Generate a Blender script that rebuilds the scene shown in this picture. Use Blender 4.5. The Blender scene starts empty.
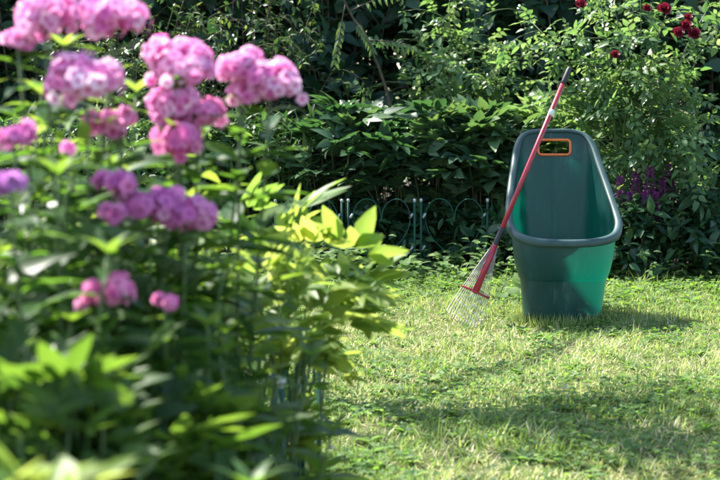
import bpy, bmesh, math, random
import numpy as np
from mathutils import Vector, Matrix

rng = np.random.default_rng(7)
random.seed(7)
C = bpy.context.scene
COL = C.collection

# ------------------------------------------------------------------ camera geometry
CAM_H = 1.1
PITCH = math.radians(5.65)
F = 1700.0                       # focal length in photo pixels (720 wide)
CP, SP = math.cos(PITCH), math.sin(PITCH)


def at(px, py, Y):
    """World point that stands at distance Y (metres along the ground)."""
    u, v = (px - 360) / F, (240 - py) / F
    d = np.array([u, CP + v * SP, v * CP - SP])
    k = Y / d[1]
    return np.array([d[0] * k, Y, CAM_H + d[2] * k])


def ground(px, Y):
    return np.array([(px - 360) / F * Y * 1.0, Y, 0.0])


# ------------------------------------------------------------------ object helpers
def tag(o, label=None, cat=None, group=None, kind=None):
    if label: o['label'] = label
    if cat: o['category'] = cat
    if group: o['group'] = group
    if kind: o['kind'] = kind
    return o


def empty(name, loc, label, cat, group=None):
    o = bpy.data.objects.new(name, None)
    COL.objects.link(o)
    o.location = loc
    o.empty_display_size = 0.05
    return tag(o, label, cat, group)


def link(name, me, mat, parent=None):
    o = bpy.data.objects.new(name, me)
    COL.objects.link(o)
    if mat is not None:
        for m in (mat if isinstance(mat, (list, tuple)) else [mat]):
            me.materials.append(m)
    if parent is not None:
        o.parent = parent
        # parts are modelled in world coordinates; shift to the thing's base
        wl = parent
        off = Vector((0, 0, 0))
        while wl is not None:
            off += Vector(wl.location); wl = wl.parent
        o.data.transform(Matrix.Translation(-off))
    return o


def mesh_np(name, V, Q, rnd=None, tt=None, smooth=True):
    me = bpy.data.meshes.new(name)
    V = np.asarray(V, np.float32); Q = np.asarray(Q, np.int32)
    me.vertices.add(len(V)); me.vertices.foreach_set('co', V.ravel())
    n = Q.shape[1]
    me.loops.add(Q.size); me.loops.foreach_set('vertex_index', Q.ravel())
    me.polygons.add(len(Q))
    me.polygons.foreach_set('loop_start', np.arange(0, Q.size, n, dtype=np.int32))
    me.polygons.foreach_set('loop_total', np.full(len(Q), n, np.int32))
    me.polygons.foreach_set('use_smooth', np.full(len(Q), smooth, bool))
    me.update(calc_edges=True)
    if rnd is not None:
        a = me.attributes.new('rnd', 'FLOAT', 'POINT'); a.data.foreach_set('value', np.asarray(rnd, np.float32))
    if tt is not None:
        a = me.attributes.new('along', 'FLOAT', 'POINT'); a.data.foreach_set('value', np.asarray(tt, np.float32))
    me.validate()
    return me


def unit(a):
    a = np.asarray(a, float)
    return a / np.maximum(np.linalg.norm(a, axis=-1, keepdims=True), 1e-9)


PROF = {
    'ovate':  ([0, .12, .35, .68, 1], [.04, .62, 1, .66, .03]),
    'lance':  ([0, .15, .42, .75, 1], [.05, .6, 1, .58, .03]),
    'cheap':  ([0, .4, 1], [.12, 1, .05]),
    'petal':  ([0, .6, 1], [.14, 1, .62]),
    'blade':  ([0, .5, 1], [1, .8, .06]),
    'round':  ([0, .2, .55, .85, 1], [.25, .85, 1, .75, .2]),
}


class Leaves:
    """Collects leaf blades (each a small folded, bent surface) into one mesh."""
    def __init__(self, prof='ovate'):
        self.prof = prof; self.b = []

    def add(self, P, D, N, L, W, rnd=None, bend=.15, fold=.25, wave=0.0):
        P = np.atleast_2d(P); n = len(P)
        if n == 0: return
        D = unit(np.broadcast_to(np.asarray(D, float), (n, 3)))
        N = np.broadcast_to(np.asarray(N, float), (n, 3))
        N = N - (N * D).sum(1, keepdims=True) * D
        bad = np.linalg.norm(N, axis=1) < 1e-3
        if bad.any():
            N = N.copy(); N[bad] = np.cross(D[bad], [1, .3, .2])
        N = unit(N)
        f = lambda a: np.broadcast_to(np.asarray(a, float), (n,)).copy()
        self.b.append((P, D, N, f(L), f(W), rng.random(n) if rnd is None else f(rnd), f(bend), f(fold), f(wave)))

    def units(self, P, D, N, S, tmpl, rnd=None, bend=.15, fold=.25, jit=.12):
        """tmpl: leaflets as (along, across, angle, length, width) in units of S."""
        P = np.atleast_2d(P); n = len(P)
        D = unit(np.broadcast_to(D, (n, 3))); N = np.broadcast_to(N, (n, 3))
        N = unit(N - (N * D).sum(1, keepdims=True) * D)
        Sd = np.cross(N, D)
        S = np.broadcast_to(np.asarray(S, float), (n,))
        rnd = rng.random(n) if rnd is None else np.broadcast_to(rnd, (n,))
        for (al, ac, an, le, wi) in tmpl:
            p = P + D * (al * S)[:, None] + Sd * (ac * S)[:, None] - N * (.12 * al * al * S)[:, None]
            a = an + rng.normal(0, jit, n)
            d = D * np.cos(a)[:, None] + Sd * np.sin(a)[:, None] + N * rng.normal(-.12, .18, n)[:, None]
            nn = N + rng.normal(0, .22, (n, 3))
            k = rng.uniform(.82, 1.15, n)
            self.add(p, d, nn, le * S * k, wi * S * k, np.clip(rnd + rng.normal(0, .08, n), 0, 1),
                     bend=bend + rng.normal(0, .07, n), fold=fold)

    def build(self, name):
        ts, ws = map(np.array, PROF[self.prof])
        m = len(ts)
        P, D, N, L, W, R, B, Fo, Wv = [np.concatenate([x[i] for x in self.b]) for i in range(9)]
        n = len(P); S = np.cross(N, D)
        V = np.zeros((n, m, 3, 3))
        ph = rng.random(n) * 6.28
        for i in range(m):
            t, w = ts[i], ws[i]
            c = P + D * (L * t)[:, None] - N * (L * B * t * t)[:, None]
            hw = (W * .5 * w)
            wv = (Wv * W * np.sin(ph + 5 * t))
            V[:, i, 1] = c
            V[:, i, 0] = c - S * hw[:, None] + N * (hw * Fo + wv)[:, None]
            V[:, i, 2] = c + S * hw[:, None] + N * (hw * Fo - wv)[:, None]
        base = (np.arange(n) * m * 3)[:, None, None]
        ii = np.arange(m - 1)[None, :, None] * 3
        q1 = np.array([0, 1, 4, 3]); q2 = np.array([1, 2, 5, 4])
        Q = np.stack([base + ii + q1, base + ii + q2], 2).reshape(-1, 4)
        rnd = np.repeat(R, m * 3)
        tt = np.tile(np.repeat(ts, 3), n)
        return mesh_np(name, V.reshape(-1, 3), Q, rnd, tt)


class Tubes:
    def __init__(self, sides=5):
        self.s = sides; self.V = []; self.Q = []; self.n = 0

    def add(self, pts, rad, close=False, flat=None):
        pts = np.asarray(pts, float); m = len(pts); s = self.s
        rad = np.broadcast_to(np.asarray(rad, float), (m,))
        if close:
            T = unit(np.roll(pts, -1, 0) - np.roll(pts, 1, 0))
        else:
            T = unit(np.gradient(pts, axis=0))
        ref = np.array([0, 0, 1.]) if abs(T[:, 2]).mean() < .8 else np.array([0, 1., 0])
        if flat is not None: ref = np.asarray(flat, float)
        A = unit(np.cross(T, ref)); Bv = np.cross(T, A)
        an = np.arange(s) / s * 2 * math.pi
        V = pts[:, None, :] + rad[:, None, None] * (np.cos(an)[None, :, None] * A[:, None, :] + np.sin(an)[None, :, None] * Bv[:, None, :])
        for i in range(m if close else m - 1):
            j = (i + 1) % m
            for k in range(s):
                l = (k + 1) % s
                self.Q.append((self.n + i * s + k, self.n + i * s + l, self.n + j * s + l, self.n + j * s + k))
        self.V.append(V.reshape(-1, 3)); self.n += m * s
        if not close:                    # caps
            for i, sg in ((0, 1), (m - 1, -1)):
                c = self.n; self.V.append((pts[i] - sg * T[i] * rad[i] * .3)[None]); self.n += 1
                for k in range(s):
                    l = (k + 1) % s
                    a = self.n - 1
                    b0 = (c - m * s - (1 if i else 0)) + i * s
                    self.Q.append((a, b0 + l, b0 + k, a) if sg > 0 else (a, b0 + k, b0 + l, a))
        return self

    def build(self, name, smooth=True):
        me = bpy.data.meshes.new(name)
        V = np.concatenate(self.V)
        faces = [tuple(dict.fromkeys(int(x) for x in q)) for q in self.Q]
        me.from_pydata([tuple(v) for v in V], [], faces)
        me.polygons.foreach_set('use_smooth', np.full(len(me.polygons), smooth, bool))
        me.update()
        return me


def curve(p0, p1, p2, n=8):
    t = np.linspace(0, 1, n)[:, None]
    p0, p1, p2 = map(lambda a: np.asarray(a, float), (p0, p1, p2))
    return (1 - t) ** 2 * p0 + 2 * t * (1 - t) * p1 + t * t * p2


def samp(pts, t):
    pts = np.asarray(pts); m = len(pts)
    x = np.clip(np.asarray(t) * (m - 1), 0, m - 1.0001); i = x.astype(int); f = (x - i)[:, None]
    return pts[i] * (1 - f) + pts[i + 1] * f, unit(pts[i + 1] - pts[i])


def catmull(pts, per, closed=True):
    pts = np.asarray(pts, float); n = len(pts); out = []
    for i in range(n if closed else n - 1):
        if closed:
            a, b, c, d = pts[(i - 1) % n], pts[i], pts[(i + 1) % n], pts[(i + 2) % n]
        else:
            a, b, c, d = pts[max(i - 1, 0)], pts[i], pts[i + 1], pts[min(i + 2, n - 1)]
        for k in range(per):
            t = k / per
            out.append(.5 * (2 * b + (c - a) * t + (2 * a - 5 * b + 4 * c - d) * t * t + (3 * b - a - 3 * c + d) * t ** 3))
    if not closed: out.append(pts[-1])
    return np.array(out)


# ------------------------------------------------------------------ materials
def new_mat(name):
    m = bpy.data.materials.new(name); m.use_nodes = True
    nt = m.node_tree; nt.nodes.clear()
    return m, nt, nt.nodes.new('ShaderNodeOutputMaterial')


def nd(nt, typ, **kw):
    x = nt.nodes.new(typ)
    for k, v in kw.items():
        if k in x.inputs: x.inputs[k].default_value = v
        else: setattr(x, k, v)
    return x


def ramp(nt, fac, stops, interp='LINEAR'):
    r = nt.nodes.new('ShaderNodeValToRGB'); r.color_ramp.interpolation = interp
    el = r.color_ramp.elements
    while len(el) < len(stops): el.new(.5)
    for e, (p, c) in zip(el, stops):
        e.position = p; e.color = (*c, 1) if len(c) == 3 else c
    nt.links.new(fac, r.inputs[0])
    return r


def leaf_mat(name, stops, tstops=None, trans=.4, rough=.42, spec=.28, along=None, noise=.25):
    m, nt, out = new_mat(name)
    at_ = nd(nt, 'ShaderNodeAttribute', attribute_name='rnd')
    ge = nd(nt, 'ShaderNodeNewGeometry')
    no = nd(nt, 'ShaderNodeTexNoise', Scale=38.0, Detail=3.0)
    nt.links.new(ge.outputs['Position'], no.inputs['Vector'])
    ma = nd(nt, 'ShaderNodeMath', operation='MULTIPLY_ADD')
    nt.links.new(no.outputs['Fac'], ma.inputs[0]); ma.inputs[1].default_value = noise
    sub = nd(nt, 'ShaderNodeMath', operation='SUBTRACT'); nt.links.new(at_.outputs['Fac'], sub.inputs[0]); sub.inputs[1].default_value = noise * .5
    nt.links.new(sub.outputs[0], ma.inputs[2])
    c = ramp(nt, ma.outputs[0], stops)
    t = ramp(nt, ma.outputs[0], tstops or [(p, tuple(min(1, v * k) for v, k in zip(cc, (1.9, 1.7, .9)))) for p, cc in stops])
    cs, ts = c.outputs[0], t.outputs[0]
    if along:
        al = nd(nt, 'ShaderNodeAttribute', attribute_name='along')
        ra = ramp(nt, al.outputs['Fac'], [(0, (1, 1, 1)), (along[1], (0, 0, 0))])
        outs = []
        for s in (cs, ts):
            mx = nd(nt, 'ShaderNodeMix', data_type='RGBA')
            nt.links.new(ra.outputs[0], mx.inputs['Factor'])
            nt.links.new(s, mx.inputs['A']); mx.inputs['B'].default_value = (*along[0], 1)
            outs.append(mx.outputs['Result'])
        cs, ts = outs
    b = nd(nt, 'ShaderNodeBsdfPrincipled', Roughness=rough)
    b.inputs['Specular IOR Level'].default_value = spec
    tr = nd(nt, 'ShaderNodeBsdfTranslucent')
    nt.links.new(cs, b.inputs['Base Color']); nt.links.new(ts, tr.inputs['Color'])
    mix = nd(nt, 'ShaderNodeMixShader'); mix.inputs[0].default_value = trans
    nt.links.new(b.outputs[0], mix.inputs[1]); nt.links.new(tr.outputs[0], mix.inputs[2])
    nt.links.new(mix.outputs[0], out.inputs['Surface'])
    return m


def plain(name, col, rough=.5, spec=.5, metal=0, col2=None, scale=30, bump=0, coat=0):
    m, nt, out = new_mat(name)
    b = nd(nt, 'ShaderNodeBsdfPrincipled', Roughness=rough, Metallic=metal)
    b.inputs['Specular IOR Level'].default_value = spec
    b.inputs['Coat Weight'].default_value = coat
    co = nd(nt, 'ShaderNodeTexCoord')
    no = nd(nt, 'ShaderNodeTexNoise', Scale=scale, Detail=5.0)
    nt.links.new(co.outputs['Object'], no.inputs['Vector'])
    r = ramp(nt, no.outputs['Fac'], [(.35, col), (.68, col2 or tuple(v * .75 for v in col))])
    nt.links.new(r.outputs[0], b.inputs['Base Color'])
    if bump:
        bu = nd(nt, 'ShaderNodeBump', Strength=bump, Distance=.01)
        nt.links.new(no.outputs['Fac'], bu.inputs['Height']); nt.links.new(bu.outputs[0], b.inputs['Normal'])
    nt.links.new(b.outputs[0], out.inputs['Surface'])
    return m


M = {}
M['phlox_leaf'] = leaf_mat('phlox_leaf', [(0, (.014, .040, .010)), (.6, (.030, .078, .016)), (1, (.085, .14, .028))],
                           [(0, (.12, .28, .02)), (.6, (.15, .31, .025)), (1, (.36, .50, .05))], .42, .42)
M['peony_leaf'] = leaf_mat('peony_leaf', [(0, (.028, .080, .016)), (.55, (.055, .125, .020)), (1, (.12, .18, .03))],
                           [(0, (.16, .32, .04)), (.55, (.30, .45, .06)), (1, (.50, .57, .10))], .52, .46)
M['dark_peony'] = leaf_mat('dark_peony', [(0, (.024, .055, .030)), (.6, (.046, .092, .044)), (1, (.09, .145, .058))],
                           [(0, (.05, .15, .03)), (.6, (.10, .23, .05)), (1, (.20, .34, .07))], .26, .36)
M['shaded_peony'] = leaf_mat('shaded_peony', [(0, (.018, .046, .010)), (.6, (.038, .084, .016)), (1, (.075, .125, .022))],
                           [(0, (.10, .22, .02)), (.6, (.20, .34, .03)), (1, (.36, .46, .05))], .40, .42)  # darker copy of the peony leaf, shade of the low foliage in its colour
M['aster_leaf'] = leaf_mat('aster_leaf', [(0, (.016, .046, .018)), (.7, (.035, .082, .026)), (1, (.08, .13, .04))],
                           [(0, (.06, .18, .03)), (.7, (.12, .27, .04)), (1, (.24, .36, .06))], .32, .45)
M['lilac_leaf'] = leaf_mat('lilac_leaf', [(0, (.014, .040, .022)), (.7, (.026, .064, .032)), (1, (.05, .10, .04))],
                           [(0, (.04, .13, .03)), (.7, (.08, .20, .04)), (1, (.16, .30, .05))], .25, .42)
M['rose_leaf'] = leaf_mat('rose_leaf', [(0, (.035, .082, .034)), (.6, (.068, .130, .050)), (1, (.14, .20, .085))],
                          [(0, (.14, .30, .06)), (.6, (.24, .40, .09)), (1, (.40, .52, .16))], .38, .34)
M['locust_leaf'] = leaf_mat('locust_leaf', [(0, (.04, .09, .03)), (1, (.10, .17, .05))], None, .4, .4)
M['spirea_leaf'] = leaf_mat('spirea_leaf', [(0, (.024, .060, .022)), (.7, (.05, .10, .03)), (1, (.10, .15, .05))], None, .35, .4)
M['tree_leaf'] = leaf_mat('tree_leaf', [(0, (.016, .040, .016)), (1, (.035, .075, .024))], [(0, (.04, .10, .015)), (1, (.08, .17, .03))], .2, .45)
M['under_leaf'] = leaf_mat('under_leaf', [(0, (.014, .042, .020)), (.7, (.030, .076, .030)), (1, (.05, .11, .04))], None, .22, .3)
M['grass'] = leaf_mat('grass', [(0, (.065, .112, .026)), (.40, (.155, .225, .052)), (.70, (.34, .39, .12)), (.80, (.44, .42, .20)), (1, (.68, .62, .40))],
                      [(0, (.17, .30, .04)), (.40, (.32, .46, .08)), (.70, (.48, .54, .16)), (.80, (.52, .48, .20)), (1, (.68, .62, .36))], .42, .5, .35, noise=.12)
M['weed'] = leaf_mat('weed', [(0, (.040, .090, .024)), (.6, (.085, .15, .036)), (1, (.17, .23, .07))],
                     [(0, (.14, .32, .03)), (.6, (.25, .44, .05)), (1, (.38, .5, .08))], .4, .6)
M['litter'] = leaf_mat('litter', [(0, (.16, .11, .05)), (.6, (.30, .24, .13)), (1, (.46, .42, .32))], [(0, (.3, .25, .12)), (1, (.5, .45, .3))], .25, .6, .3)
PINK_EYE = ((.55, .03, .28), .55)
M['pink'] = leaf_mat('phlox_pink', [(0, (.60, .12, .40)), (.45, (.78, .33, .60)), (1, (.92, .70, .82))],
                     [(0, (.84, .14, .50)), (.45, (.93, .38, .68)), (1, (.98, .72, .86))], .45, .5, .3, PINK_EYE)
M['rosepink'] = leaf_mat('phlox_rosepink', [(0, (.58, .09, .34)), (.5, (.74, .23, .49)), (1, (.86, .48, .67))],
                         [(0, (.80, .11, .44)), (.5, (.90, .26, .56)), (1, (.96, .50, .74))], .45, .5, .3, PINK_EYE)
M['lilac'] = leaf_mat('phlox_lilac', [(0, (.50, .10, .34)), (.5, (.60, .20, .44)), (1, (.74, .40, .60))],
                      [(0, (.70, .13, .48)), (.5, (.80, .26, .58)), (1, (.9, .50, .74))], .45, .5, .3, ((.42, .03, .26), .5))
M['violet'] = leaf_mat('phlox_violet', [(0, (.38, .11, .40)), (1, (.54, .26, .54))], [(0, (.50, .13, .5)), (1, (.68, .34, .68))], .45, .5, .3)
M['red_rose'] = leaf_mat('red_rose', [(0, (.09, .006, .014)), (1, (.22, .012, .03))], [(0, (.16, .008, .02)), (1, (.3, .02, .045))], .3, .5, .3)
M['magenta'] = leaf_mat('magenta_plume', [(0, (.17, .03, .14)), (1, (.30, .07, .25))], [(0, (.22, .04, .18)), (1, (.36, .1, .3))], .4, .6, .2)
M['stem_green'] = plain('stem_green', (.05, .10, .025), .55, .4, col2=(.09, .12, .035), scale=60)
M['stem_red'] = plain('stem_red', (.10, .07, .03), .55, .4, col2=(.06, .09, .025), scale=60)
M['twig'] = plain('twig', (.10, .08, .05), .8, .2, col2=(.05, .042, .03), scale=40, bump=.4)
M['bark'] = plain('bark', (.09, .07, .05), .9, .15, col2=(.035, .03, .024), scale=18, bump=.8)
M['red_paint'] = plain('red_paint', (.34, .012, .030), .36, .45, col2=(.26, .010, .024), scale=25, coat=.1)
M['black_rubber'] = plain('black_rubber', (.02, .02, .022), .55, .4)
M['white_band'] = plain('white_band', (.72, .70, .66), .5, .4)
M['steel'] = plain('steel', (.33, .32, .30), .5, .5, metal=.7, col2=(.22, .17, .14), scale=50)
M['fence_green'] = plain('fence_green', (.004, .058, .034), .6, .3, col2=(.003, .04, .024), scale=20)
M['cap_white'] = plain('cap_white', (.42, .43, .41), .5, .4)
M['orange'] = plain('orange_plastic', (.66, .15, .025), .42, .5, col2=(.50, .085, .015), scale=30)
M['soil'] = plain('soil', (.032, .024, .016), .95, .15, col2=(.06, .045, .03), scale=22, bump=.9)


def plastic_mat():
    m, nt, out = new_mat('green_plastic')
    co = nd(nt, 'ShaderNodeTexCoord')
    n1 = nd(nt, 'ShaderNodeTexNoise', Scale=5.0, Detail=6.0, Roughness=.65)
    mp = nd(nt, 'ShaderNodeMapping'); mp.inputs['Scale'].default_value = (3, 3, .7)
    nt.links.new(co.outputs['Object'], mp.inputs['Vector']); nt.links.new(mp.outputs[0], n1.inputs['Vector'])
    c = ramp(nt, n1.outputs['Fac'], [(.30, (.002, .019, .021)), (.50, (.003, .028, .027)), (.62, (.008, .038, .036)), (.76, (.045, .085, .078))])
    # thin pale scratches and dried soil splashes near the foot
    m3 = nd(nt, 'ShaderNodeMapping'); m3.inputs['Scale'].default_value = (55, 55, 4); m3.inputs['Rotation'].default_value = (.25, .35, 0)
    n3 = nd(nt, 'ShaderNodeTexNoise', Scale=1.0, Detail=3.0); nt.links.new(co.outputs['Object'], m3.inputs['Vector']); nt.links.new(m3.outputs[0], n3.inputs['Vector'])
    k3 = ramp(nt, n3.outputs['Fac'], [(.64, (0, 0, 0)), (.74, (.22, .22, .22))])
    x3 = nd(nt, 'ShaderNodeMix', data_type='RGBA'); nt.links.new(k3.outputs[0], x3.inputs['Factor']); nt.links.new(c.outputs[0], x3.inputs['A']); x3.inputs['B'].default_value = (.10, .15, .14, 1)
    n4 = nd(nt, 'ShaderNodeTexNoise', Scale=34.0, Detail=5.0); nt.links.new(co.outputs['Object'], n4.inputs['Vector'])
    sx = nd(nt, 'ShaderNodeSeparateXYZ'); nt.links.new(co.outputs['Object'], sx.inputs[0])
    zz = nd(nt, 'ShaderNodeMath', operation='MULTIPLY_ADD'); nt.links.new(sx.outputs['Z'], zz.inputs[0]); zz.inputs[1].default_value = -1.3; nt.links.new(n4.outputs['Fac'], zz.inputs[2])
    k4 = ramp(nt, zz.outputs[0], [(.50, (0, 0, 0)), (.58, (.75, .75, .75))])
    x4 = nd(nt, 'ShaderNodeMix', data_type='RGBA'); nt.links.new(k4.outputs[0], x4.inputs['Factor']); nt.links.new(x3.outputs['Result'], x4.inputs['A']); x4.inputs['B'].default_value = (.085, .07, .045, 1)
    n2 = nd(nt, 'ShaderNodeTexNoise', Scale=60.0, Detail=4.0)
    nt.links.new(co.outputs['Object'], n2.inputs['Vector'])
    rr = nd(nt, 'ShaderNodeMapRange'); rr.inputs['To Min'].default_value = .30; rr.inputs['To Max'].default_value = .55
    nt.links.new(n1.outputs['Fac'], rr.inputs['Value'])
    b = nd(nt, 'ShaderNodeBsdfPrincipled'); b.inputs['Specular IOR Level'].default_value = .34
    bu = nd(nt, 'ShaderNodeBump', Strength=.06, Distance=.004)
    nt.links.new(n2.outputs['Fac'], bu.inputs['Height']); nt.links.new(bu.outputs[0], b.inputs['Normal'])
    nt.links.new(rr.outputs[0], b.inputs['Roughness']); nt.links.new(x4.outputs['Result'], b.inputs['Base Color'])
    tr = nd(nt, 'ShaderNodeBsdfTranslucent'); tr.inputs['Color'].default_value = (.002, .46, .27, 1)
    mix = nd(nt, 'ShaderNodeMixShader'); mix.inputs[0].default_value = .085
    nt.links.new(b.outputs[0], mix.inputs[1]); nt.links.new(tr.outputs[0], mix.inputs[2])
    nt.links.new(mix.outputs[0], out.inputs['Surface'])
    return m


M['plastic'] = plastic_mat()
M['rim_plastic'] = plain('rim_plastic', (.010, .040, .036), .48, .42, col2=(.03, .062, .056), scale=14)


def lawn_mat():
    m, nt, out = new_mat('lawn_soil')
    ge = nd(nt, 'ShaderNodeNewGeometry')
    n1 = nd(nt, 'ShaderNodeTexNoise', Scale=3.0, Detail=8.0, Roughness=.7)
    n2 = nd(nt, 'ShaderNodeTexNoise', Scale=45.0, Detail=6.0, Roughness=.7)
    for n in (n1, n2): nt.links.new(ge.outputs['Position'], n.inputs['Vector'])
    mx = nd(nt, 'ShaderNodeMath', operation='ADD'); nt.links.new(n1.outputs['Fac'], mx.inputs[0]); nt.links.new(n2.outputs['Fac'], mx.inputs[1])
    c = ramp(nt, mx.outputs[0], [(.30, (.045, .070, .02)), (.5, (.085, .10, .03)), (.62, (.14, .125, .055)), (.8, (.22, .19, .10))])
    mh = nd(nt, 'ShaderNodeMath', operation='MULTIPLY'); nt.links.new(mx.outputs[0], mh.inputs[0]); mh.inputs[1].default_value = .5
    nt.links.new(mh.outputs[0], c.inputs[0])
    b = nd(nt, 'ShaderNodeBsdfPrincipled', Roughness=.95); b.inputs['Specular IOR Level'].default_value = .15
    nt.links.new(c.outputs[0], b.inputs['Base Color'])
    bu = nd(nt, 'ShaderNodeBump', Strength=.8, Distance=.02); nt.links.new(n2.outputs['Fac'], bu.inputs['Height']); nt.links.new(bu.outputs[0], b.inputs['Normal'])
    nt.links.new(b.outputs[0], out.inputs['Surface'])
    return m


M['lawn'] = lawn_mat()

# ------------------------------------------------------------------ ground
def grid_mesh(name, x0, x1, y0, y1, nx, ny, zf):
    xs = np.linspace(x0, x1, nx); ys = np.linspace(y0, y1, ny)
    X, Y = np.meshgrid(xs, ys)
    V = np.stack([X, Y, zf(X, Y)], -1).reshape(-1, 3)
    i = (np.arange(ny - 1)[:, None] * nx + np.arange(nx - 1)[None, :]).ravel()
    Q = np.stack([i, i + 1, i + 1 + nx, i + nx], 1)
    return mesh_np(name, V, Q)


def bumps(X, Y):
    return .008 * np.sin(X * 5.1 + Y * 2.3) * np.sin(Y * 4.3 - X * 1.7) + .004 * np.sin(X * 13 + 2) * np.sin(Y * 11 + 1)


big = grid_mesh('ground', -80, 80, -40, 120, 9, 9, lambda X, Y: 0 * X - .05)
tag(link('ground', big, M['lawn']), kind='structure')
lw = grid_mesh('lawn', -4, 4, 1.0, 9.2, 161, 165, bumps)
tag(link('lawn', lw, M['lawn']), kind='structure')
s1 = grid_mesh('flower_bed', -8, 8, 8.95, 17, 120, 70, lambda X, Y: .02 + .012 * np.sin(X * 7) * np.sin(Y * 9))
tag(link('flower_bed', s1, M['soil']), kind='structure')


def edge_x(Y):                              # right edge of the near bed
    return -.235 + .085 * (Y - 3.0)


nx, ny = 50, 90
ys = np.linspace(.6, 5.0, ny); V = []
for y in ys:
    for k in range(nx):
        e = edge_x(y) - .02 - max(0, y - 4.4) * 1.6
        x = -3.5 + (e + 3.5) * k / (nx - 1)
        V.append((x, y, .024 + .012 * math.sin(x * 8) * math.sin(y * 7)))
i = (np.arange(ny - 1)[:, None] * nx + np.arange(nx - 1)[None, :]).ravel()
s2 = mesh_np('border_bed', V, np.stack([i, i + 1, i + 1 + nx, i + nx], 1))
tag(link('flower_bed', s2, M['soil']), kind='structure')

# ------------------------------------------------------------------ lawn growth
def vnoise(X, Y, s, seed):
    r = np.random.default_rng(seed); T = r.random((64, 64))
    x, y = X / s + 20, Y / s + 20
    i, j = np.floor(x).astype(int), np.floor(y).astype(int); f, g = x - i, y - j
    f = f * f * (3 - 2 * f); g = g * g * (3 - 2 * g)
    t = lambda a, b: T[a % 64, b % 64]
    return (t(i, j) * (1 - f) + t(i + 1, j) * f) * (1 - g) + (t(i, j + 1) * (1 - f) + t(i + 1, j + 1) * f) * g


def lawn_points(n, y0=3.6, y1=9.05, k=1.0):
    Y = rng.uniform(y0, y1, n)
    X = rng.uniform(-1, 1, n) * (.75 + .21 * Y) + .15
    keep = X > edge_x(np.minimum(Y, 5)) - .02 - np.maximum(0, Y - 4.4) * 1.6
    return X[keep], Y[keep]


g = Leaves('blade')
X, Y = lawn_points(210000)
dens = .35 + .9 * vnoise(X, Y, .16, 3) + .5 * (vnoise(X, Y, .05, 5) - .5)
kp = rng.random(len(X)) < dens
X, Y = X[kp], Y[kp]
dry = vnoise(X, Y, .30, 11) * .6 + vnoise(X, Y, .09, 12) * .4
n = len(X)
tall = .6 + .9 * vnoise(X, Y, .13, 21) + .5 * (Y > 8.3)
Lb = rng.uniform(.012, .038, n) * tall * (1 + .9 * (vnoise(X, Y, .06, 23) > .72))
an = rng.random(n) * 6.283; le = np.abs(rng.normal(.45, .4, n))
D = np.stack([np.cos(an) * le, np.sin(an) * le, np.ones(n)], 1)
dry_sunlit = rng.random(n) < np.clip((dry - .34 + .16 * np.exp(-((Y - 6.7) / .75) ** 2)) * 2.0, .05, .5) * np.clip((8.6 - Y) / 1.2, .1, 1)  # straw patches, plus extra pale blades that paint the sunlit band brighter
bare = vnoise(X, Y, .19, 77) > .80
Lb = Lb * np.where(bare, .55, 1)
r_ = np.where(dry_sunlit, rng.uniform(.74, 1, n), np.clip(rng.uniform(0, .72, n) * (.6 + .8 * vnoise(X, Y, .22, 51)), 0, .72))
D[dry_sunlit] *= [1.6, 1.6, .6]
m_ = 1500; a_ = rng.random(m_) * 6.283; q_ = np.abs(rng.normal(0, .022, m_))
X2 = .89 + np.cos(a_) * (.172 + q_); Y2 = 7.475 + np.sin(a_) * (.195 + q_)
X2 = np.where(np.abs(X2 - .89) > .12, X2, .89 + (X2 - .89) * 1.05)
d_ = np.stack([np.cos(a_) * .5, np.sin(a_) * .5, np.ones(m_)], 1) + rng.normal(0, .3, (m_, 3)) * [1, 1, 0]
g.add(np.stack([X2, Y2, bumps(X2, Y2) - .002], 1), d_, np.stack([np.cos(a_), np.sin(a_), 0 * a_], 1), rng.uniform(.025, .075, m_), rng.uniform(.003, .005, m_), rng.uniform(0, .85, m_), bend=rng.uniform(.1, .5, m_), fold=.3)
g.add(np.stack([X, Y, bumps(X, Y) - .002], 1), D, np.stack([np.cos(an), np.sin(an), .1 * np.ones(n)], 1) * -1, Lb, rng.uniform(.0026, .0052, n), r_, bend=rng.uniform(.1, .6, n), fold=.3)
tag(link('grass', g.build('grass'), M['grass']), kind='stuff')

w = Leaves('round')
# clover patches
X, Y = lawn_points(22000)
k = vnoise(X, Y, .34, 31)
kp = rng.random(len(X)) < np.clip((k - .42) * 3.2, .04, 1)
X, Y = X[kp], Y[kp]; n = len(X)
h = rng.uniform(.018, .05, n) * (.8 + .6 * (Y > 8.2)); an = rng.random(n) * 6.283
P = np.stack([X, Y, bumps(X, Y) + h], 1)
rr = rng.uniform(0, .75, n)
for q in range(3):
    a = an + q * 2.094
    d = np.stack([np.cos(a), np.sin(a), rng.normal(.1, .25, n)], 1)
    w.add(P, d, np.array([0, 0, 1.]) + rng.normal(0, .3, (n, 3)), rng.uniform(.010, .018, n), rng.uniform(.010, .016, n), rr, bend=.1, fold=.2)
tag(link('clover', w.build('clover'), M['weed']), kind='stuff')

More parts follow.
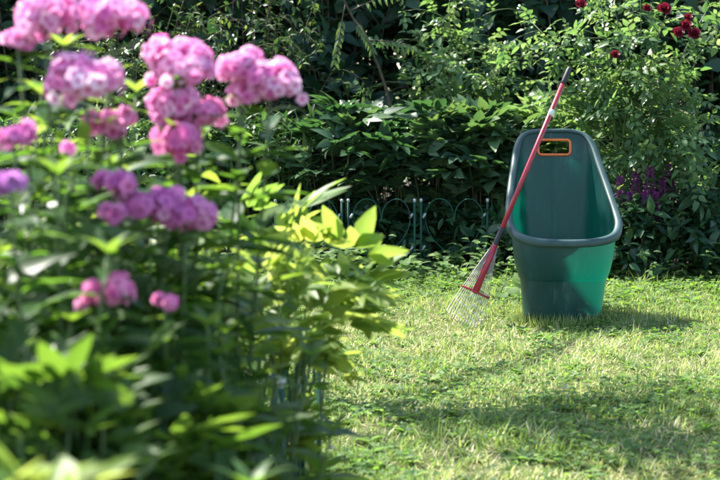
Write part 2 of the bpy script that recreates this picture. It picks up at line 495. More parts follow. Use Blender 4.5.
w = Leaves('lance')
X, Y = lawn_points(2300)
k = vnoise(X, Y, .5, 41)
kp = rng.random(len(X)) < np.clip((k - .3) * 1.8, .1, .8) + .35 * (Y > 8)
X, Y = X[kp], Y[kp]
for x, y in zip(X, Y):
    m = rng.integers(5, 10); a = np.arange(m) / m * 6.283 + rng.random() * 6
    up = rng.uniform(.15, 1.0, m); s = rng.uniform(.025, .065) * (1.25 if y > 8.2 else 1)
    w.add(np.tile([x, y, .004], (m, 1)), np.stack([np.cos(a), np.sin(a), up], 1), [0, 0, 1.], s * rng.uniform(.7, 1.2, m), s * rng.uniform(.24, .42, m), rng.uniform(0, .9, m), bend=.35, fold=.3, wave=.12)
n = 900
for x, y in zip(rng.uniform(-.6, 1.9, n), 9.02 - np.abs(rng.normal(0, .33, n))):
    if .62 < x < 1.15 and 7.2 < y < 7.9: continue
    m = rng.integers(4, 8); a = np.arange(m) / m * 6.283 + rng.random() * 6
    up = rng.uniform(.4, 1.6, m); s_ = rng.uniform(.03, .075)
    w.add(np.tile([x, y, .004], (m, 1)), np.stack([np.cos(a), np.sin(a), up], 1), [0, 0, 1.], s_ * rng.uniform(.7, 1.3, m), s_ * rng.uniform(.3, .55, m), rng.uniform(0, .9, m), bend=.45, fold=.3, wave=.12)
n = 330                                             # taller weeds that fray the edge of the lawn
for x, y in zip(rng.uniform(-.9, 2.6, n), 9.0 - np.abs(rng.normal(0, .16, n))):
    h_ = rng.uniform(.05, .19) * (1 if rng.random() < .7 else 1.3); m = rng.integers(6, 12); a = np.arange(m) * 2.4
    zz_ = np.linspace(.2, 1, m) * h_
    w.add(np.stack([x + 0 * a, y + 0 * a, zz_], 1) + rng.normal(0, .012, (m, 3)), np.stack([np.cos(a), np.sin(a), rng.uniform(-.1, .8, m)], 1), [0, -.3, 1.], rng.uniform(.03, .075, m), rng.uniform(.014, .036, m), rng.uniform(0, .85, m), bend=.35, fold=.25)
tag(link('lawn_weeds', w.build('lawn_weeds'), M['weed']), kind='stuff')

w = Leaves('round')
X, Y = lawn_points(150)
n = len(X); a = rng.random(n) * 6.283
s = rng.uniform(.008, .03, n)
w.add(np.stack([X, Y, bumps(X, Y) + rng.uniform(.01, .03, n)], 1), np.stack([np.cos(a), np.sin(a), rng.normal(0, .3, n)], 1), np.array([0, 0, 1.]) + rng.normal(0, .5, (n, 3)), s, s * .6, None, bend=.3, fold=.3)
tag(link('leaf_litter', w.build('leaf_litter'), M['litter']), kind='stuff')

# ------------------------------------------------------------------ plants
SIMPLE = [(.10, 0, 0, 1, .46)]
NARROW = [(.04, 0, 0, 1, .22)]
BROAD = [(.22, 0, 0, 1, .72), (0, 0, 0, .24, .03)]
PINN5 = [(.0, 0, 0, 1.0, .02), (.95, 0, 0, .62, .36), (.62, .03, 1.0, .52, .32), (.62, -.03, -1.0, .52, .32), (.25, .03, 1.1, .42, .27), (.25, -.03, -1.1, .42, .27)]
PINN13 = [(0, 0, 0, 1.5, .012), (1.45, 0, 0, .30, .13)] + [(.2 + .21 * i, sg * .02, sg * 1.25, .30, .125) for i in range(6) for sg in (1, -1)]
TERN9 = [(0, 0, 0, .75, .022)] + \
    [(.72, 0, a, l, .36 * l) for a, l in ((0, 1.0), (.55, .82), (-.55, .82))] + \
    [(.42, sg * .03, sg * .75, .40, .02) for sg in (1, -1)] + \
    [(.42 + .38 * math.cos(.75), sg * (.03 + .38 * math.sin(.75)), sg * .75 + a, l, .36 * l) for sg in (1, -1) for a, l in ((0, .85), (.6, .66), (-.6, .66))]


TERN9W = [(a, b, c, d, e * (1.28 if e > .1 else 1)) for a, b, c, d, e in TERN9]


def rand_perp(d):
    v = rng.normal(0, 1, 3); v -= v.dot(d) * d
    return v / np.linalg.norm(v)


def grow(lv, tb, base, tips, S, tmpl, spacing, t0=.25, r0=.006, twigs=0, twig_len=.25, up=.3, droop=0.0, spread=1.0, bow=.25, rmean=None, rsd=.22, endtuft=3, bend=.15):
    """Stems from base points to tips, side twigs, and leaves set along both."""
    base = np.atleast_2d(base)
    for q, tip in enumerate(tips):
        b = base[q % len(base)]
        tip = np.asarray(tip, float)
        mid = (b + tip) / 2; hor = (tip - b) * [1, 1, 0]
        mid = mid - hor * bow + np.array([0, 0, .12 * (tip[2] - b[2])]) + rng.normal(0, .03, 3)
        pts = curve(b, mid, tip, 9)
        tb.add(pts, np.linspace(r0, r0 * .35, 9))
        runs = [(pts, t0)]
        for k in range(twigs):
            t = rng.uniform(max(t0 - .1, .15), .97)
            p, d = samp(pts, np.array([t])); p, d = p[0], d[0]
            out = rand_perp(d) * spread + d * .5 + np.array([0, 0, up])
            out /= np.linalg.norm(out)
            l = twig_len * rng.uniform(.5, 1.25)
            e = p + out * l - np.array([0, 0, droop * l * 1.2]); m_ = p + out * l * .55 + np.array([0, 0, .05 * l])
            tp = curve(p, m_, e, 5)
            tb.add(tp, np.linspace(r0 * .45, r0 * .2, 5))
            runs.append((tp, .08))
        for pts_, ts in runs:
            Ln = np.linalg.norm(np.diff(pts_, axis=0), axis=1).sum() * (1 - ts)
            n = max(2, int(Ln / spacing))
            t = np.concatenate([np.linspace(ts, 1, n) + rng.normal(0, .3 / n, n), np.ones(endtuft) * .995])
            t = np.clip(t, 0, 1); n = len(t)
            P, T = samp(pts_, t)
            ph = np.arange(n) * 2.399 + rng.random() * 6
            A = unit(np.cross(T, np.array([.13, .21, 1]) + 0 * T)); B = np.cross(T, A)
            rad = np.cos(ph)[:, None] * A + np.sin(ph)[:, None] * B
            D = rad + T * rng.uniform(.25, .8, n)[:, None] + np.array([0, 0, up * .6 - droop]) + rng.normal(0, .15, (n, 3))
            N = np.array([0, 0, 1.]) + .5 * T + rng.normal(0, .25, (n, 3))
            rn = None if rmean is None else np.clip(rng.normal(rmean, rsd, n), 0, 1)
            lv.units(P, D, N, S * rng.uniform(.5, 1.2, n), tmpl, rn, bend=bend)


def dome_tips(c, R, H, n, hmin=.65, ry=None):
    a = rng.random(n) * 6.283; u = np.sqrt(rng.random(n))
    ry = ry or R
    z = H * (1 - (1 - hmin) * u ** 2 * rng.uniform(.3, 1, n)) * rng.uniform(.86, 1.03, n)
    return np.stack([c[0] + R * u * np.cos(a), c[1] + ry * u * np.sin(a), z], 1)


def plant(name, label, cat, c, R, H, n, leafmat, S, tmpl, spacing, prof='ovate', group=None, stemmat='stem_green', foliage='foliage', stemname='stem_clump', base_r=.25, ry=None, hmin=.65, **kw):
    c = np.array([c[0], c[1], 0.0])
    root = empty(name, c, label, cat, group)
    lv, tb = Leaves(prof), Tubes(4)
    tips = dome_tips(c, R, H, n, hmin, ry)
    base = c + (tips - c) * [base_r, base_r, 0] + [0, 0, .01]
    grow(lv, tb, base, tips, S, tmpl, spacing, **kw)
    link(stemname, tb.build(stemname), M[stemmat], root)
    link(foliage, lv.build(foliage), M[leafmat], root)
    return root


# --- far trees that close the view
FT = [(-4.6, 12.9, 1.9, 5.5, 'broad dark tree at the far left, behind the phlox'),
      (-2.6, 13.4, 1.8, 5.6, 'dark tree filling the gap above the left end of the back bed'),
      (-.7, 13.0, 1.7, 5.2, 'dark tree in deep shade behind the double fence post'),
      (1.1, 13.4, 1.8, 5.6, 'dark tree behind the tip of the rake handle'),
      (2.9, 13.0, 1.8, 5.3, 'dark tree in the black gap at the right edge of the photo'),
      (4.8, 13.5, 1.9, 5.5, 'dark tree beyond the right edge, past the red roses')]
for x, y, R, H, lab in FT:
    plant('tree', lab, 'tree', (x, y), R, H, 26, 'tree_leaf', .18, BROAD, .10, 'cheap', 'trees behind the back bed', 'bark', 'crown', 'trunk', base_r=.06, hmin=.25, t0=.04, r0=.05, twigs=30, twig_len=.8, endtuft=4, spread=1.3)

# --- tall shrubs behind the bed
LS = [(30, 11.2, .62, 2.3, 'tall dark shrub behind the pink phlox at the left edge'),
      (200, 11.0, .60, 2.3, 'tall dark broad-leaved shrub directly behind the right-hand pink phlox heads'),
      (335, 11.3, .62, 2.2, 'tall dark shrub in shade behind the hanging locust leaflets'),
      (455, 11.5, .62, 2.4, 'tall dark shrub behind the pale green rose bush'),
      (575, 11.2, .6, 2.3, 'tall dark shrub behind the cart handle'),
      (715, 11.0, .55, 2.2, 'tall dark shrub at the right edge beside the red roses'),
      (-110, 11.0, .6, 2.3, 'tall dark shrub beyond the left edge'),
      (830, 11.1, .6, 2.3, 'tall dark shrub beyond the right edge')]
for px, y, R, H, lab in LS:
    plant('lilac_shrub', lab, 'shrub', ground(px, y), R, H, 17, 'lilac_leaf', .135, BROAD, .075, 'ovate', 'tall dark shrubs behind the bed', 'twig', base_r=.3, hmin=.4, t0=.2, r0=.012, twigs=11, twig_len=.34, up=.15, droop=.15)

# --- arching twiggy shrub at top left
plant('arching_shrub', 'fine twiggy shrub with thin arching shoots above the rightmost pink phlox head', 'shrub', ground(245, 10.3), .62, 1.75, 26, 'spirea_leaf', .045, SIMPLE, .028, 'ovate', None, 'twig', base_r=.2, hmin=.5, t0=.3, r0=.005, twigs=9, twig_len=.32, up=.2, droop=.45)
plant('arching_shrub', 'fine twiggy shrub seen between the top left phlox heads', 'shrub', ground(120, 10.2), .6, 1.7, 24, 'spirea_leaf', .05, SIMPLE, .032, 'ovate', None, 'twig', base_r=.2, hmin=.5, t0=.3, r0=.005, twigs=8, twig_len=.32, up=.2, droop=.4)

# --- locust sapling whose leaflets hang at the top
c = ground(392, 10.0); root = empty('locust_sapling', c, 'young locust with a hanging row of long oval leaflets, top centre', 'tree')
lv, tb = Leaves('ovate'), Tubes(5)
tr = catmull([c + [0, .0, 0], at(398, 150, 10.0), at(380, 70, 9.95), at(350, 12, 9.85), at(330, -30, 9.8)], 5, False)
tb.add(tr, np.linspace(.011, .005, len(tr)))
for (s, e) in [((352, 16), (372, 48)), ((366, 40), (412, 46)), ((345, 5), (335, 60)), ((352, 10), (400, -8))]:
    p, q = at(*s, 9.9), at(*e, 9.75)
    dd = q - p
    tb.add(curve(p, p + dd * .55 + [0, 0, .02], q, 6), np.linspace(.004, .002, 6))
    pts = curve(p, p + dd * .55 + [0, 0, .02], q, 10)
    P, T = samp(pts, np.linspace(.3, 1, 7))
    for sg in (1, -1):
        sd = unit(np.cross(T, [0, 1, .1]))
        lv.add(P, sd * sg * .5 + T * .3 + np.array([0, -.15, -.75]), np.array([0, -1, .4]) + rng.normal(0, .25, (7, 3)), rng.uniform(.045, .062, 7), rng.uniform(.018, .024, 7), rng.uniform(.3, 1, 7), bend=.12)
link('trunk', tb.build('trunk'), M['twig'], root); link('foliage', lv.build('foliage'), M['locust_leaf'], root)

# --- leafy perennials of the back bed, left part
for px, y, R, H, lab in [(95, 9.7, .34, .80, 'dark fine-leaved clump behind the lilac phlox at the left'),
                         (165, 9.6, .30, .82, 'dark fine-leaved clump just left of the leafless gap under the pink heads'),
                         (225, 9.75, .30, .90, 'dark fine-leaved clump behind the sunlit foreground peony, its left half'),
                         (285, 9.65, .30, .88, 'dark fine-leaved clump straight above the sunlit foreground peony'),
                         (10, 9.7, .34, .8, 'dark fine-leaved clump behind the phlox at the left edge')]:
    plant('aster_clump', lab, 'plant', ground(px, y), R, H, 46, 'aster_leaf', .10, NARROW, .026, 'lance', 'fine-leaved clumps in the back bed', base_r=.6, hmin=.75, t0=.12, r0=.0035, twigs=2, twig_len=.16, up=.2, ry=.3)

# --- peonies of the back bed
for px, y, R, H, lab in [(345, 9.55, .27, .90, 'back bed peony with grey-green upright tips, tallest, left of the double fence post'),
                         (392, 9.58, .27, .82, 'back bed peony behind the left heart of the fence'),
                         (440, 9.56, .28, .84, 'back bed peony behind the right heart of the fence'),
                         (488, 9.55, .26, .88, 'back bed peony with bright green tips beside the rake handle'),
                         (545, 9.75, .27, .92, 'back bed peony hidden mostly behind the green cart')]:
    plant('peony_bush', lab, 'plant', ground(px, y), R, H, 30, 'rose_leaf' if px == 545 else 'dark_peony', .150, TERN9W, .115, 'lance', 'dark peonies in the back bed', 'stem_red', base_r=.5, hmin=.35, t0=.08, r0=.0045, up=.35, ry=.27, endtuft=2)  # the one behind the cart gets lighter leaves, standing in for sunlight

# --- pale rose bush, centre
root = plant('rose_bush', 'pale green rose bush with loose small leaves behind the bed, centre top', 'shrub', ground(462, 10.25), .36, 1.62, 15, 'rose_leaf', .098, PINN5, .075, 'ovate', None, 'stem_green', base_r=.3, hmin=.5, t0=.35, r0=.006, twigs=6, twig_len=.28, up=.1, droop=.25, rmean=.55)
# --- climbing rose, right, with red blossoms
c = ground(640, 9.25)
root = empty('climbing_rose', c, 'tall rose bush behind the cart on the right with dark red blossoms', 'shrub')
lv, tb = Leaves('ovate'), Tubes(5)
tips = [at(px, py, y) for px, py, y in [(575, 30, 9.3), (600, -10, 9.35), (560, 70, 9.4), (625, 40, 9.2), (640, -20, 9.3), (655, 60, 9.1), (668, 10, 9.15), (690, 40, 9.1), (700, 100, 9.05),
                                        (610, 100, 9.2), (640, 120, 9.05), (672, 110, 9.0), (530, 20, 9.5), (545, 45, 9.5), (690, 150, 9.05), (655, 170, 9.0), (720, 20, 9.2), (590, 60, 9.3), (710, 5, 9.2), (615, 10, 9.25), (665, 85, 9.1), (630, 75, 9.15), (680, 125, 9.1)]]
base = c + np.stack([rng.uniform(-.16, .2, 12), rng.uniform(-.12, .12, 12), np.zeros(12)], 1)
grow(lv, tb, base, tips, .090, PINN5, .072, t0=.48, r0=.0065, twigs=7, twig_len=.24, up=.15, droop=.2, bow=.2, rmean=.5)
link('stem_clump', tb.build('stem_clump'), M['stem_green'], root); link('foliage', lv.build('foliage'), M['rose_leaf'], root)


def rose_bloom(p, r):
    lv = Leaves('round')
    for ring, (nn, el, s) in enumerate([(5, .1, 1), (5, .6, .9), (5, 1.1, .7), (4, 1.6, .5)]):
        a = np.arange(nn) / nn * 6.283 + ring * .6
        tilt = el
        d = np.stack([np.cos(a) * math.cos(tilt * .8), np.sin(a) * math.cos(tilt * .8), np.full(nn, math.sin(tilt * .8))], 1)
        d = d @ np.array([[1, 0, 0], [0, .55, .83], [0, -.83, .55]])     # faces the lawn
        lv.add(np.tile(p, (nn, 1)), d + rng.normal(0, .1, (nn, 3)), np.array([0, -.8, .6]) + rng.normal(0, .2, (nn, 3)), r * s, r * s * 1.1, rng.random(nn), bend=-.3, fold=.35)
    return lv.build('blossom')


for px, py, r, y in [(686, 26, .036, 8.90), (678, 33, .034, 8.88), (694, 34, .036, 8.88), (688, 18, .026, 8.9), (664, 10, .040, 8.9), (647, 9, .026, 8.92), (615, 55, .026, 8.95), (581, 5, .034, 9.0)]:
    link('blossom', rose_bloom(at(px, py, y), r), M['red_rose'], root)

# --- magenta plumes behind the rose stems
c = ground(644, 9.0); root = empty('astilbe', c, 'shade plant with magenta flower plumes between the rose stems', 'plant')
lv, tb = Leaves('lance'), Tubes(4)
tips = [at(px, py, y) for px, py, y in [(620, 190, 9.0), (636, 186, 9.0), (650, 180, 8.95), (662, 190, 8.95), (645, 205, 8.9), (656, 206, 8.9), (630, 206, 8.95), (668, 178, 9.0)]]
grow(lv, tb, c + rng.normal(0, .05, (8, 3)) * [1, 1, 0], tips, .08, PINN5, .06, t0=.2, r0=.004, up=.2)
link('stem_clump', tb.build('stem_clump'), M['stem_green'], root); link('foliage', lv.build('foliage'), M['aster_leaf'], root)
for t in tips:
    pl = Leaves('cheap'); n = 220
    u = rng.random(n); a = rng.random(n) * 6.283; rr = .032 * (1 - u) + .004
    pl.add(t + np.stack([np.cos(a) * rr * .7, np.sin(a) * rr * .7, u * .17 - .1], 1), np.stack([np.cos(a), np.sin(a), .7 + 0 * a], 1), rng.normal(0, 1, (n, 3)), rng.uniform(.012, .022, n), .010)
    link('flower_plume', pl.build('flower_plume'), M['magenta'], root)

# --- low dark shrubs right of the cart
for px, y, R, H, lab in [(632, 8.95, .16, .44, 'low dark leafy plant right beside the cart at the foot of the rose'),
                         (676, 9.05, .24, .52, 'low shade plant with glossy dark leaves under the magenta plumes'),
                         (726, 9.0, .24, .46, 'low dark leafy plant at the right edge of the lawn'),
                         (585, 9.1, .2, .4, 'low dark leafy plant directly behind the cart'),
                         (315, 9.45, .2, .36, 'low leafy plant behind the second fence panel from the left'),
                         (372, 9.42, .2, .34, 'low leafy plant behind the left heart of the fence'),
                         (448, 9.42, .22, .36, 'low leafy plant behind the right heart of the fence'),
                         (510, 9.3, .2, .38, 'low leafy plant between the rake and the cart')]:
    plant('shade_plant', lab, 'plant', ground(px, y), R, H, 26, 'under_leaf', .085, SIMPLE, .035, 'lance', 'low shade plants along the back edge', 'stem_red', base_r=.5, hmin=.5, t0=.15, r0=.0035, twigs=4, twig_len=.14, up=.1, droop=.25)

# --- round-leaved weed by the rake
for (px, y, sc, lab) in [(499, 8.0, 1.0, 'round-leaved weed in the grass between rake and cart'), (400, 8.75, .9, 'round-leaved weed at the foot of the fence, left of the double post'), (463, 8.7, .8, 'round-leaved weed at the foot of the fence, left of the rake tines')]:
    c = ground(px, y); root = empty('broadleaf_weed', c, lab, 'weed')
    lv, tb = Leaves('round'), Tubes(4)
    for k in range(9):
        a = k * 2.4 + rng.random(); e = c + np.array([math.cos(a) * .07 * sc, math.sin(a) * .07 * sc, rng.uniform(.05, .15) * sc])
        tb.add(curve(c, c + (e - c) * [.2, .2, .8], e, 5), np.linspace(.002, .0015, 5))
        lv.add(e, [math.cos(a), math.sin(a) - .3, -.1], [0, -.5, 1], rng.uniform(.05, .075) * sc, rng.uniform(.05, .07) * sc, rng.uniform(.2, .9), bend=.25, fold=.2, wave=.1)
    link('leaf_stalk', tb.build('leaf_stalk'), M['stem_green'], root); link('foliage', lv.build('foliage'), M['weed'], root)

# --- sunlit peonies of the near bed
def near_peony(label, c, tips, S=.128, mean=.6, mat='peony_leaf', spacing=.13):
    c = np.array([c[0], c[1], 0]); root = empty('peony_bush', c, label, 'plant')
    lv, tb = Leaves('lance'), Tubes(5)
    base = c + np.stack([rng.normal(0, .05, len(tips)), rng.normal(0, .05, len(tips)), np.zeros(len(tips))], 1)
    grow(lv, tb, base, tips, S, TERN9, spacing, t0=.3, r0=.005, up=.4, bow=.25, rmean=mean, endtuft=2)
    link('stem_clump', tb.build('stem_clump'), M['stem_green'], root); link('foliage', lv.build('foliage'), M[mat], root)


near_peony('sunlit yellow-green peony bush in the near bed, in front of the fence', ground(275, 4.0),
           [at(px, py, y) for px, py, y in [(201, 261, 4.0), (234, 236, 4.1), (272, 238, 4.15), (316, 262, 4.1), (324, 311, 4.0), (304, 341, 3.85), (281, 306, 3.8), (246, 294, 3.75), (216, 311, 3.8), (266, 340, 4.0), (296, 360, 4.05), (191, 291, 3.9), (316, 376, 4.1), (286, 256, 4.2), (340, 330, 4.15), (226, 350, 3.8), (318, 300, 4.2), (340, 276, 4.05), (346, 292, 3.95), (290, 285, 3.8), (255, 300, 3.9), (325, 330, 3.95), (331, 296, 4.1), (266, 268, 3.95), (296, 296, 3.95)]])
near_peony('peony with shade-darkened leaves in the bottom centre of the near bed, behind green fence bars', ground(215, 3.35),
           [at(px, py, y) for px, py, y in [(150, 330, 3.3), (185, 340, 3.35), (210, 355, 3.4), (225, 375, 3.4), (165, 390, 3.2), (195, 405, 3.25), (200, 430, 3.35), (205, 450, 3.3), (140, 400, 3.2), (180, 450, 3.1)]], .11, .5, 'shaded_peony', .10)
near_peony('peony with shade-darkened leaves below the low rose-pink phlox head', ground(135, 2.6),
           [at(px, py + 62, y) for px, py, y in [(95, 350, 2.55), (130, 335, 2.6), (165, 345, 2.65), (110, 385, 2.5), (150, 390, 2.5), (185, 375, 2.65), (80, 400, 2.5), (130, 425, 2.4), (175, 420, 2.5)]], .11, .45, 'shaded_peony', .11)
near_peony('peony with shade-darkened leaves at the bottom edge, left of the blurred fence bars', ground(165, 2.75),
           [at(px - 45, py + 40, y) for px, py, y in [(180, 400, 2.7), (215, 385, 2.8), (245, 405, 2.8), (195, 440, 2.6), (235, 445, 2.7), (160, 455, 2.6), (205, 470, 2.55), (255, 425, 2.8)]], .11, .45, 'shaded_peony', .11)
near_peony('peony with shade-darkened leaves low at the left edge, above the bright corner rosette', ground(30, 2.3),
           [at(px, py + 50, y) for px, py, y in [(10, 350, 2.3), (45, 340, 2.35), (70, 370, 2.3), (20, 390, 2.2), (55, 400, 2.2), (-15, 370, 2.3), (85, 415, 2.2)]], .10, .45, 'shaded_peony', .11)
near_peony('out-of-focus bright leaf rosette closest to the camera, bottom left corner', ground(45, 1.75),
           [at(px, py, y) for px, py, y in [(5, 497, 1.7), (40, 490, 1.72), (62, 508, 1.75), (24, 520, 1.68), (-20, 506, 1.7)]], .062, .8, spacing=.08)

# --- phlox
def floret_dome(lv, c, r, nf, fr, rn):
    """Five-petalled florets over the upper part of a ball."""
    for k in range(nf):
        z = 1 - (k + .5) / nf * 1.55
        a = k * 2.39996 + rng.random() * .4
        s = math.sqrt(max(0, 1 - z * z))
        nrm = unit(np.array([s * math.cos(a), s * math.sin(a), z]) + rng.normal(0, .16, 3))
        p = c + nrm * r * rng.uniform(.70, 1.25)
        t1 = rand_perp(nrm); t2 = np.cross(nrm, t1)
        th = np.arange(5) * 1.2566
        d = np.cos(th)[:, None] * t1 + np.sin(th)[:, None] * t2 + nrm * .12
        lv.add(np.tile(p, (5, 1)), d, np.tile(nrm, (5, 1)), fr * rng.uniform(.9, 1.1), fr * .95, np.clip(rng.normal(rn, .22), 0, 1), bend=.18, fold=.1)


def flower_head(p, r, mean):
    lv = Leaves('petal')
    nl = 8 if r > .045 else 6 if r > .032 else (3 if r > .018 else 1)
    for k in range(nl):
        a = k * 2.4 + rng.random(); off = np.array([math.cos(a) * .5, math.sin(a) * .5, rng.uniform(-.22, .24)]) * r if nl > 1 else np.zeros(3)
        rl = r * (rng.uniform(.36, .52) if nl > 1 else .9)
        if rng.random() < .8 and nl > 1:      # a few florets and buds stand clear of the dome
            o2 = p + off * 1.25 + rng.normal(0, .25, 3) * r; floret_dome(lv, o2, rl * .3, 3, .012, mean + .2)
        floret_dome(lv, p + off, rl, max(5, int(26 * (rl / .035) ** 1.6)), .0140 if r > .02 else .010, mean)
    return lv.build('flower_head')


def phlox(label, px, Y, heads, extra, mats, spread=.16, mean=.45, htop=.95):
    c = ground(px, Y); root = empty('phlox', c, label, 'plant', 'phlox in the near bed')
    lv = Leaves('lance')
    ends = [(at(hx, hy, hY), r * hY / F, mt) for hx, hy, r, hY, mt in heads]
    for k in range(extra):
        a = rng.random() * 6.283; u = math.sqrt(rng.random())
        ends.append((np.array([c[0] + spread * 1.3 * u * math.cos(a), c[1] + spread * 1.3 * u * math.sin(a), htop * rng.uniform(.6, 1.0)]), 0, None))
    for e, r, mt in ends:
        b = c + np.array([rng.normal(0, spread * .4), rng.normal(0, spread * .4), 0])
        b[:2] = b[:2] * .5 + e[:2] * .5
        foot = e - np.array([0, 0, r * .5])
        pts = curve(b, (b + foot) / 2 + np.array([rng.normal(0, .02), rng.normal(0, .02), .05]), foot, 10)
        tb = Tubes(6); tb.add(pts, np.linspace(.0042, .0026, 10))
        if r > 0:
            for q in range(7):
                a = q * .9; tipq = e + np.array([math.cos(a), math.sin(a), .2]) * r * .6
                tb.add(curve(foot, foot + (tipq - foot) * [.3, .3, .7], tipq, 4), .0014)
        st = link('stem', tb.build('stem'), M['stem_green'], root)
        if r > 0:
            link('flower_head', flower_head(e, r, .5), M[mt], st)
        L_ = np.linalg.norm(np.diff(pts, axis=0), axis=1).sum()
        n = int(L_ / .045); t = np.linspace(.04, .97, n)
        P, T = samp(pts, t)
        for sg in (1, -1):
            ph = np.arange(n) * (math.pi / 2) + rng.normal(0, .25, n) + (0 if sg > 0 else math.pi)
            D = np.stack([np.cos(ph), np.sin(ph), rng.uniform(.0, .7, n)], 1)
            S = rng.uniform(.095, .15, n) * (1 - .45 * np.maximum(0, t - .75) / .25)
            lv.add(P, D, np.array([0, 0, 1]) + rng.normal(0, .2, (n, 3)), S, S * rng.uniform(.28, .40, n), np.clip(rng.normal(mean, .25, n), 0, 1), bend=rng.uniform(.1, .5, n), fold=.3)
        if r == 0:      # leafy tip
            a = np.arange(6) * 1.05
            lv.add(np.tile(foot, (6, 1)), np.stack([np.cos(a), np.sin(a), 1 + 0 * a], 1), [0, 0, 1], .06, .016, mean + .3, bend=.3)
    link('foliage', lv.build('foliage'), M['phlox_leaf'], root)


phlox('phlox with three pale pink flower heads at the top left corner', 78, 2.95,
      [(45, 18, 33, 2.9, 'pink'), (112, 18, 36, 2.95, 'pink'), (86, 80, 40, 2.85, 'pink'), (18, 40, 14, 2.9, 'pink')], 7, None)
phlox('phlox with pale pink flower heads nearest the dark shrubs, rightmost of the pink ones', 195, 3.15,
      [(180, 62, 35, 3.1, 'pink'), (172, 104, 27, 3.1, 'pink'), (198, 112, 24, 3.12, 'rosepink'), (176, 140, 27, 3.05, 'rosepink'), (240, 66, 25, 3.2, 'pink'), (270, 80, 32, 3.2, 'pink'), (245, 92, 18, 3.2, 'pink')], 4, None)
phlox('phlox with lilac flower heads leaning to the right at mid height', 130, 2.85,
      [(115, 183, 20, 2.8, 'lilac'), (150, 205, 29, 2.8, 'lilac'), (186, 215, 28, 2.82, 'lilac'), (112, 215, 13, 2.75, 'lilac'), (168, 196, 18, 2.85, 'lilac')], 7, None, htop=.9)
phlox('phlox with a dense lilac head at the left edge and rose heads to its right', 35, 2.75,
      [(14, 136, 20, 2.7, 'lilac'), (104, 124, 22, 2.95, 'rosepink'), (120, 118, 14, 2.95, 'rosepink'), (68, 148, 6, 2.7, 'pink')], 8, None, htop=1.02)
phlox('phlox with a low round rose-pink flower head near the middle of the bed', 112, 2.6,
      [(106, 293, 27, 2.55, 'rosepink'), (165, 302, 12, 2.65, 'rosepink')], 9, None, htop=.72)
phlox('phlox with small violet flower heads at the left edge', 5, 2.5,
      [(10, 184, 15, 2.45, 'violet'), (-12, 176, 12, 2.45, 'violet')], 8, None, htop=.85)
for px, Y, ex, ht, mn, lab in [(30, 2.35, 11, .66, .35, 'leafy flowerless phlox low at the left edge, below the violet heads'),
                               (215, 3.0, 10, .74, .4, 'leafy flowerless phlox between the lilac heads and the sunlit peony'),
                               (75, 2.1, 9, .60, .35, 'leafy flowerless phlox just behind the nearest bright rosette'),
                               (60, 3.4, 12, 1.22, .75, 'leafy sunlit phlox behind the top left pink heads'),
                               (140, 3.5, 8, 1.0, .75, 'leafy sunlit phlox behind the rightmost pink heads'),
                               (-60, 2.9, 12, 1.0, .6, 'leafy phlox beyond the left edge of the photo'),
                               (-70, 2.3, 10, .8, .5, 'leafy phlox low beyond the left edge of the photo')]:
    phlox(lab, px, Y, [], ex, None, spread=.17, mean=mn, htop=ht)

# ------------------------------------------------------------------ border fence panels
def fence_panel(label, a, b, group):
    """One low wire panel: two posts with white caps, rails, a heart over an inverted heart."""
    a, b = np.asarray(a, float), np.asarray(b, float)
    ex = unit(b - a); W = np.linalg.norm(b - a); nrm = np.array([-ex[1], ex[0], 0])
    root = empty('border_fence_panel', (a + b) / 2, label, 'garden fence', group)
    Pm = lambda u, z, o=0.0: a + ex * (u * W) + np.array([0, 0, z]) + nrm * o
    for u in (.03, .97):
        t = Tubes(8); t.add([Pm(u, -.08), Pm(u, .2), Pm(u, .41)], .0065)
        p = link('post', t.build('post'), M['fence_green'], root)
        t = Tubes(8); t.add([Pm(u, .406), Pm(u, .421)], .0076)
        link('cap', t.build('cap'), M['cap_white'], p)
    t = Tubes(6); t.add([Pm(.03, .035), Pm(.97, .035)], .0038)
    link('rail', t.build('rail'), M['fence_green'], root)
    for sg in (1, -1):
        U = lambda u: .5 + sg * (u - .5)
        hp = [(.5, .30), (.47, .37), (.36, .415), (.22, .415), (.115, .365), (.10, .29), (.19, .21), (.34, .15), (.45, .105), (.485, .06)]
        c1 = catmull([Pm(U(u), z, .006 * sg) for u, z in hp], 5, False)
        t = Tubes(6); t.add(c1, .0034)
        link('scroll', t.build('scroll'), M['fence_green'], root)
        lp = [(.075, .15), (.09, .06), (.2, .04), (.36, .05), (.46, .10), (.49, .16)]
        c2 = catmull([Pm(U(u), z, .006 * sg) for u, z in lp], 5, False)
        t = Tubes(6); t.add(c2, .0034)
        link('scroll', t.build('scroll'), M['fence_green'], root)
        for u, z in ((.065, .155), (.075, .33)):
            t = Tubes(6); t.add([Pm(U(u) - .02, z - .012, .006), Pm(U(u) + .02, z + .012, .006)], .0062)
            link('clip', t.build('clip'), M['cap_white'], root)


FY = 9.05
edges = [199, 272, 345, 418, 491]
labs = ['green heart-pattern fence panel at the far left of the back bed, mostly behind the phlox',
        'green heart-pattern fence panel above the right tip of the sunlit peony',
        'green heart-pattern fence panel left of the double post with white caps',
        'green heart-pattern fence panel between the double post and the rake']
for k in range(1, 4):
    fence_panel(labs[k], ground(edges[k], FY + .02 * k) + [.006, 0, 0], ground(edges[k + 1], FY + .02 * k) - [.006, 0, 0], 'heart-pattern fence panels')
labs = ['nearest green fence panel, blurred teal bars at the bottom edge of the bed', 'blurred green fence panel second from the camera along the bed edge',
        'green fence panel under the sunlit peony along the bed edge', 'farthest green fence panel of the near bed, hidden under the sunlit peony']
for k in range(4):
    y0, y1 = 2.95 + k * .385, 2.95 + (k + 1) * .385
    fence_panel(labs[k], (edge_x(y0), y0 + .006, 0), (edge_x(y1), y1 - .006, 0), 'heart-pattern fence panels')

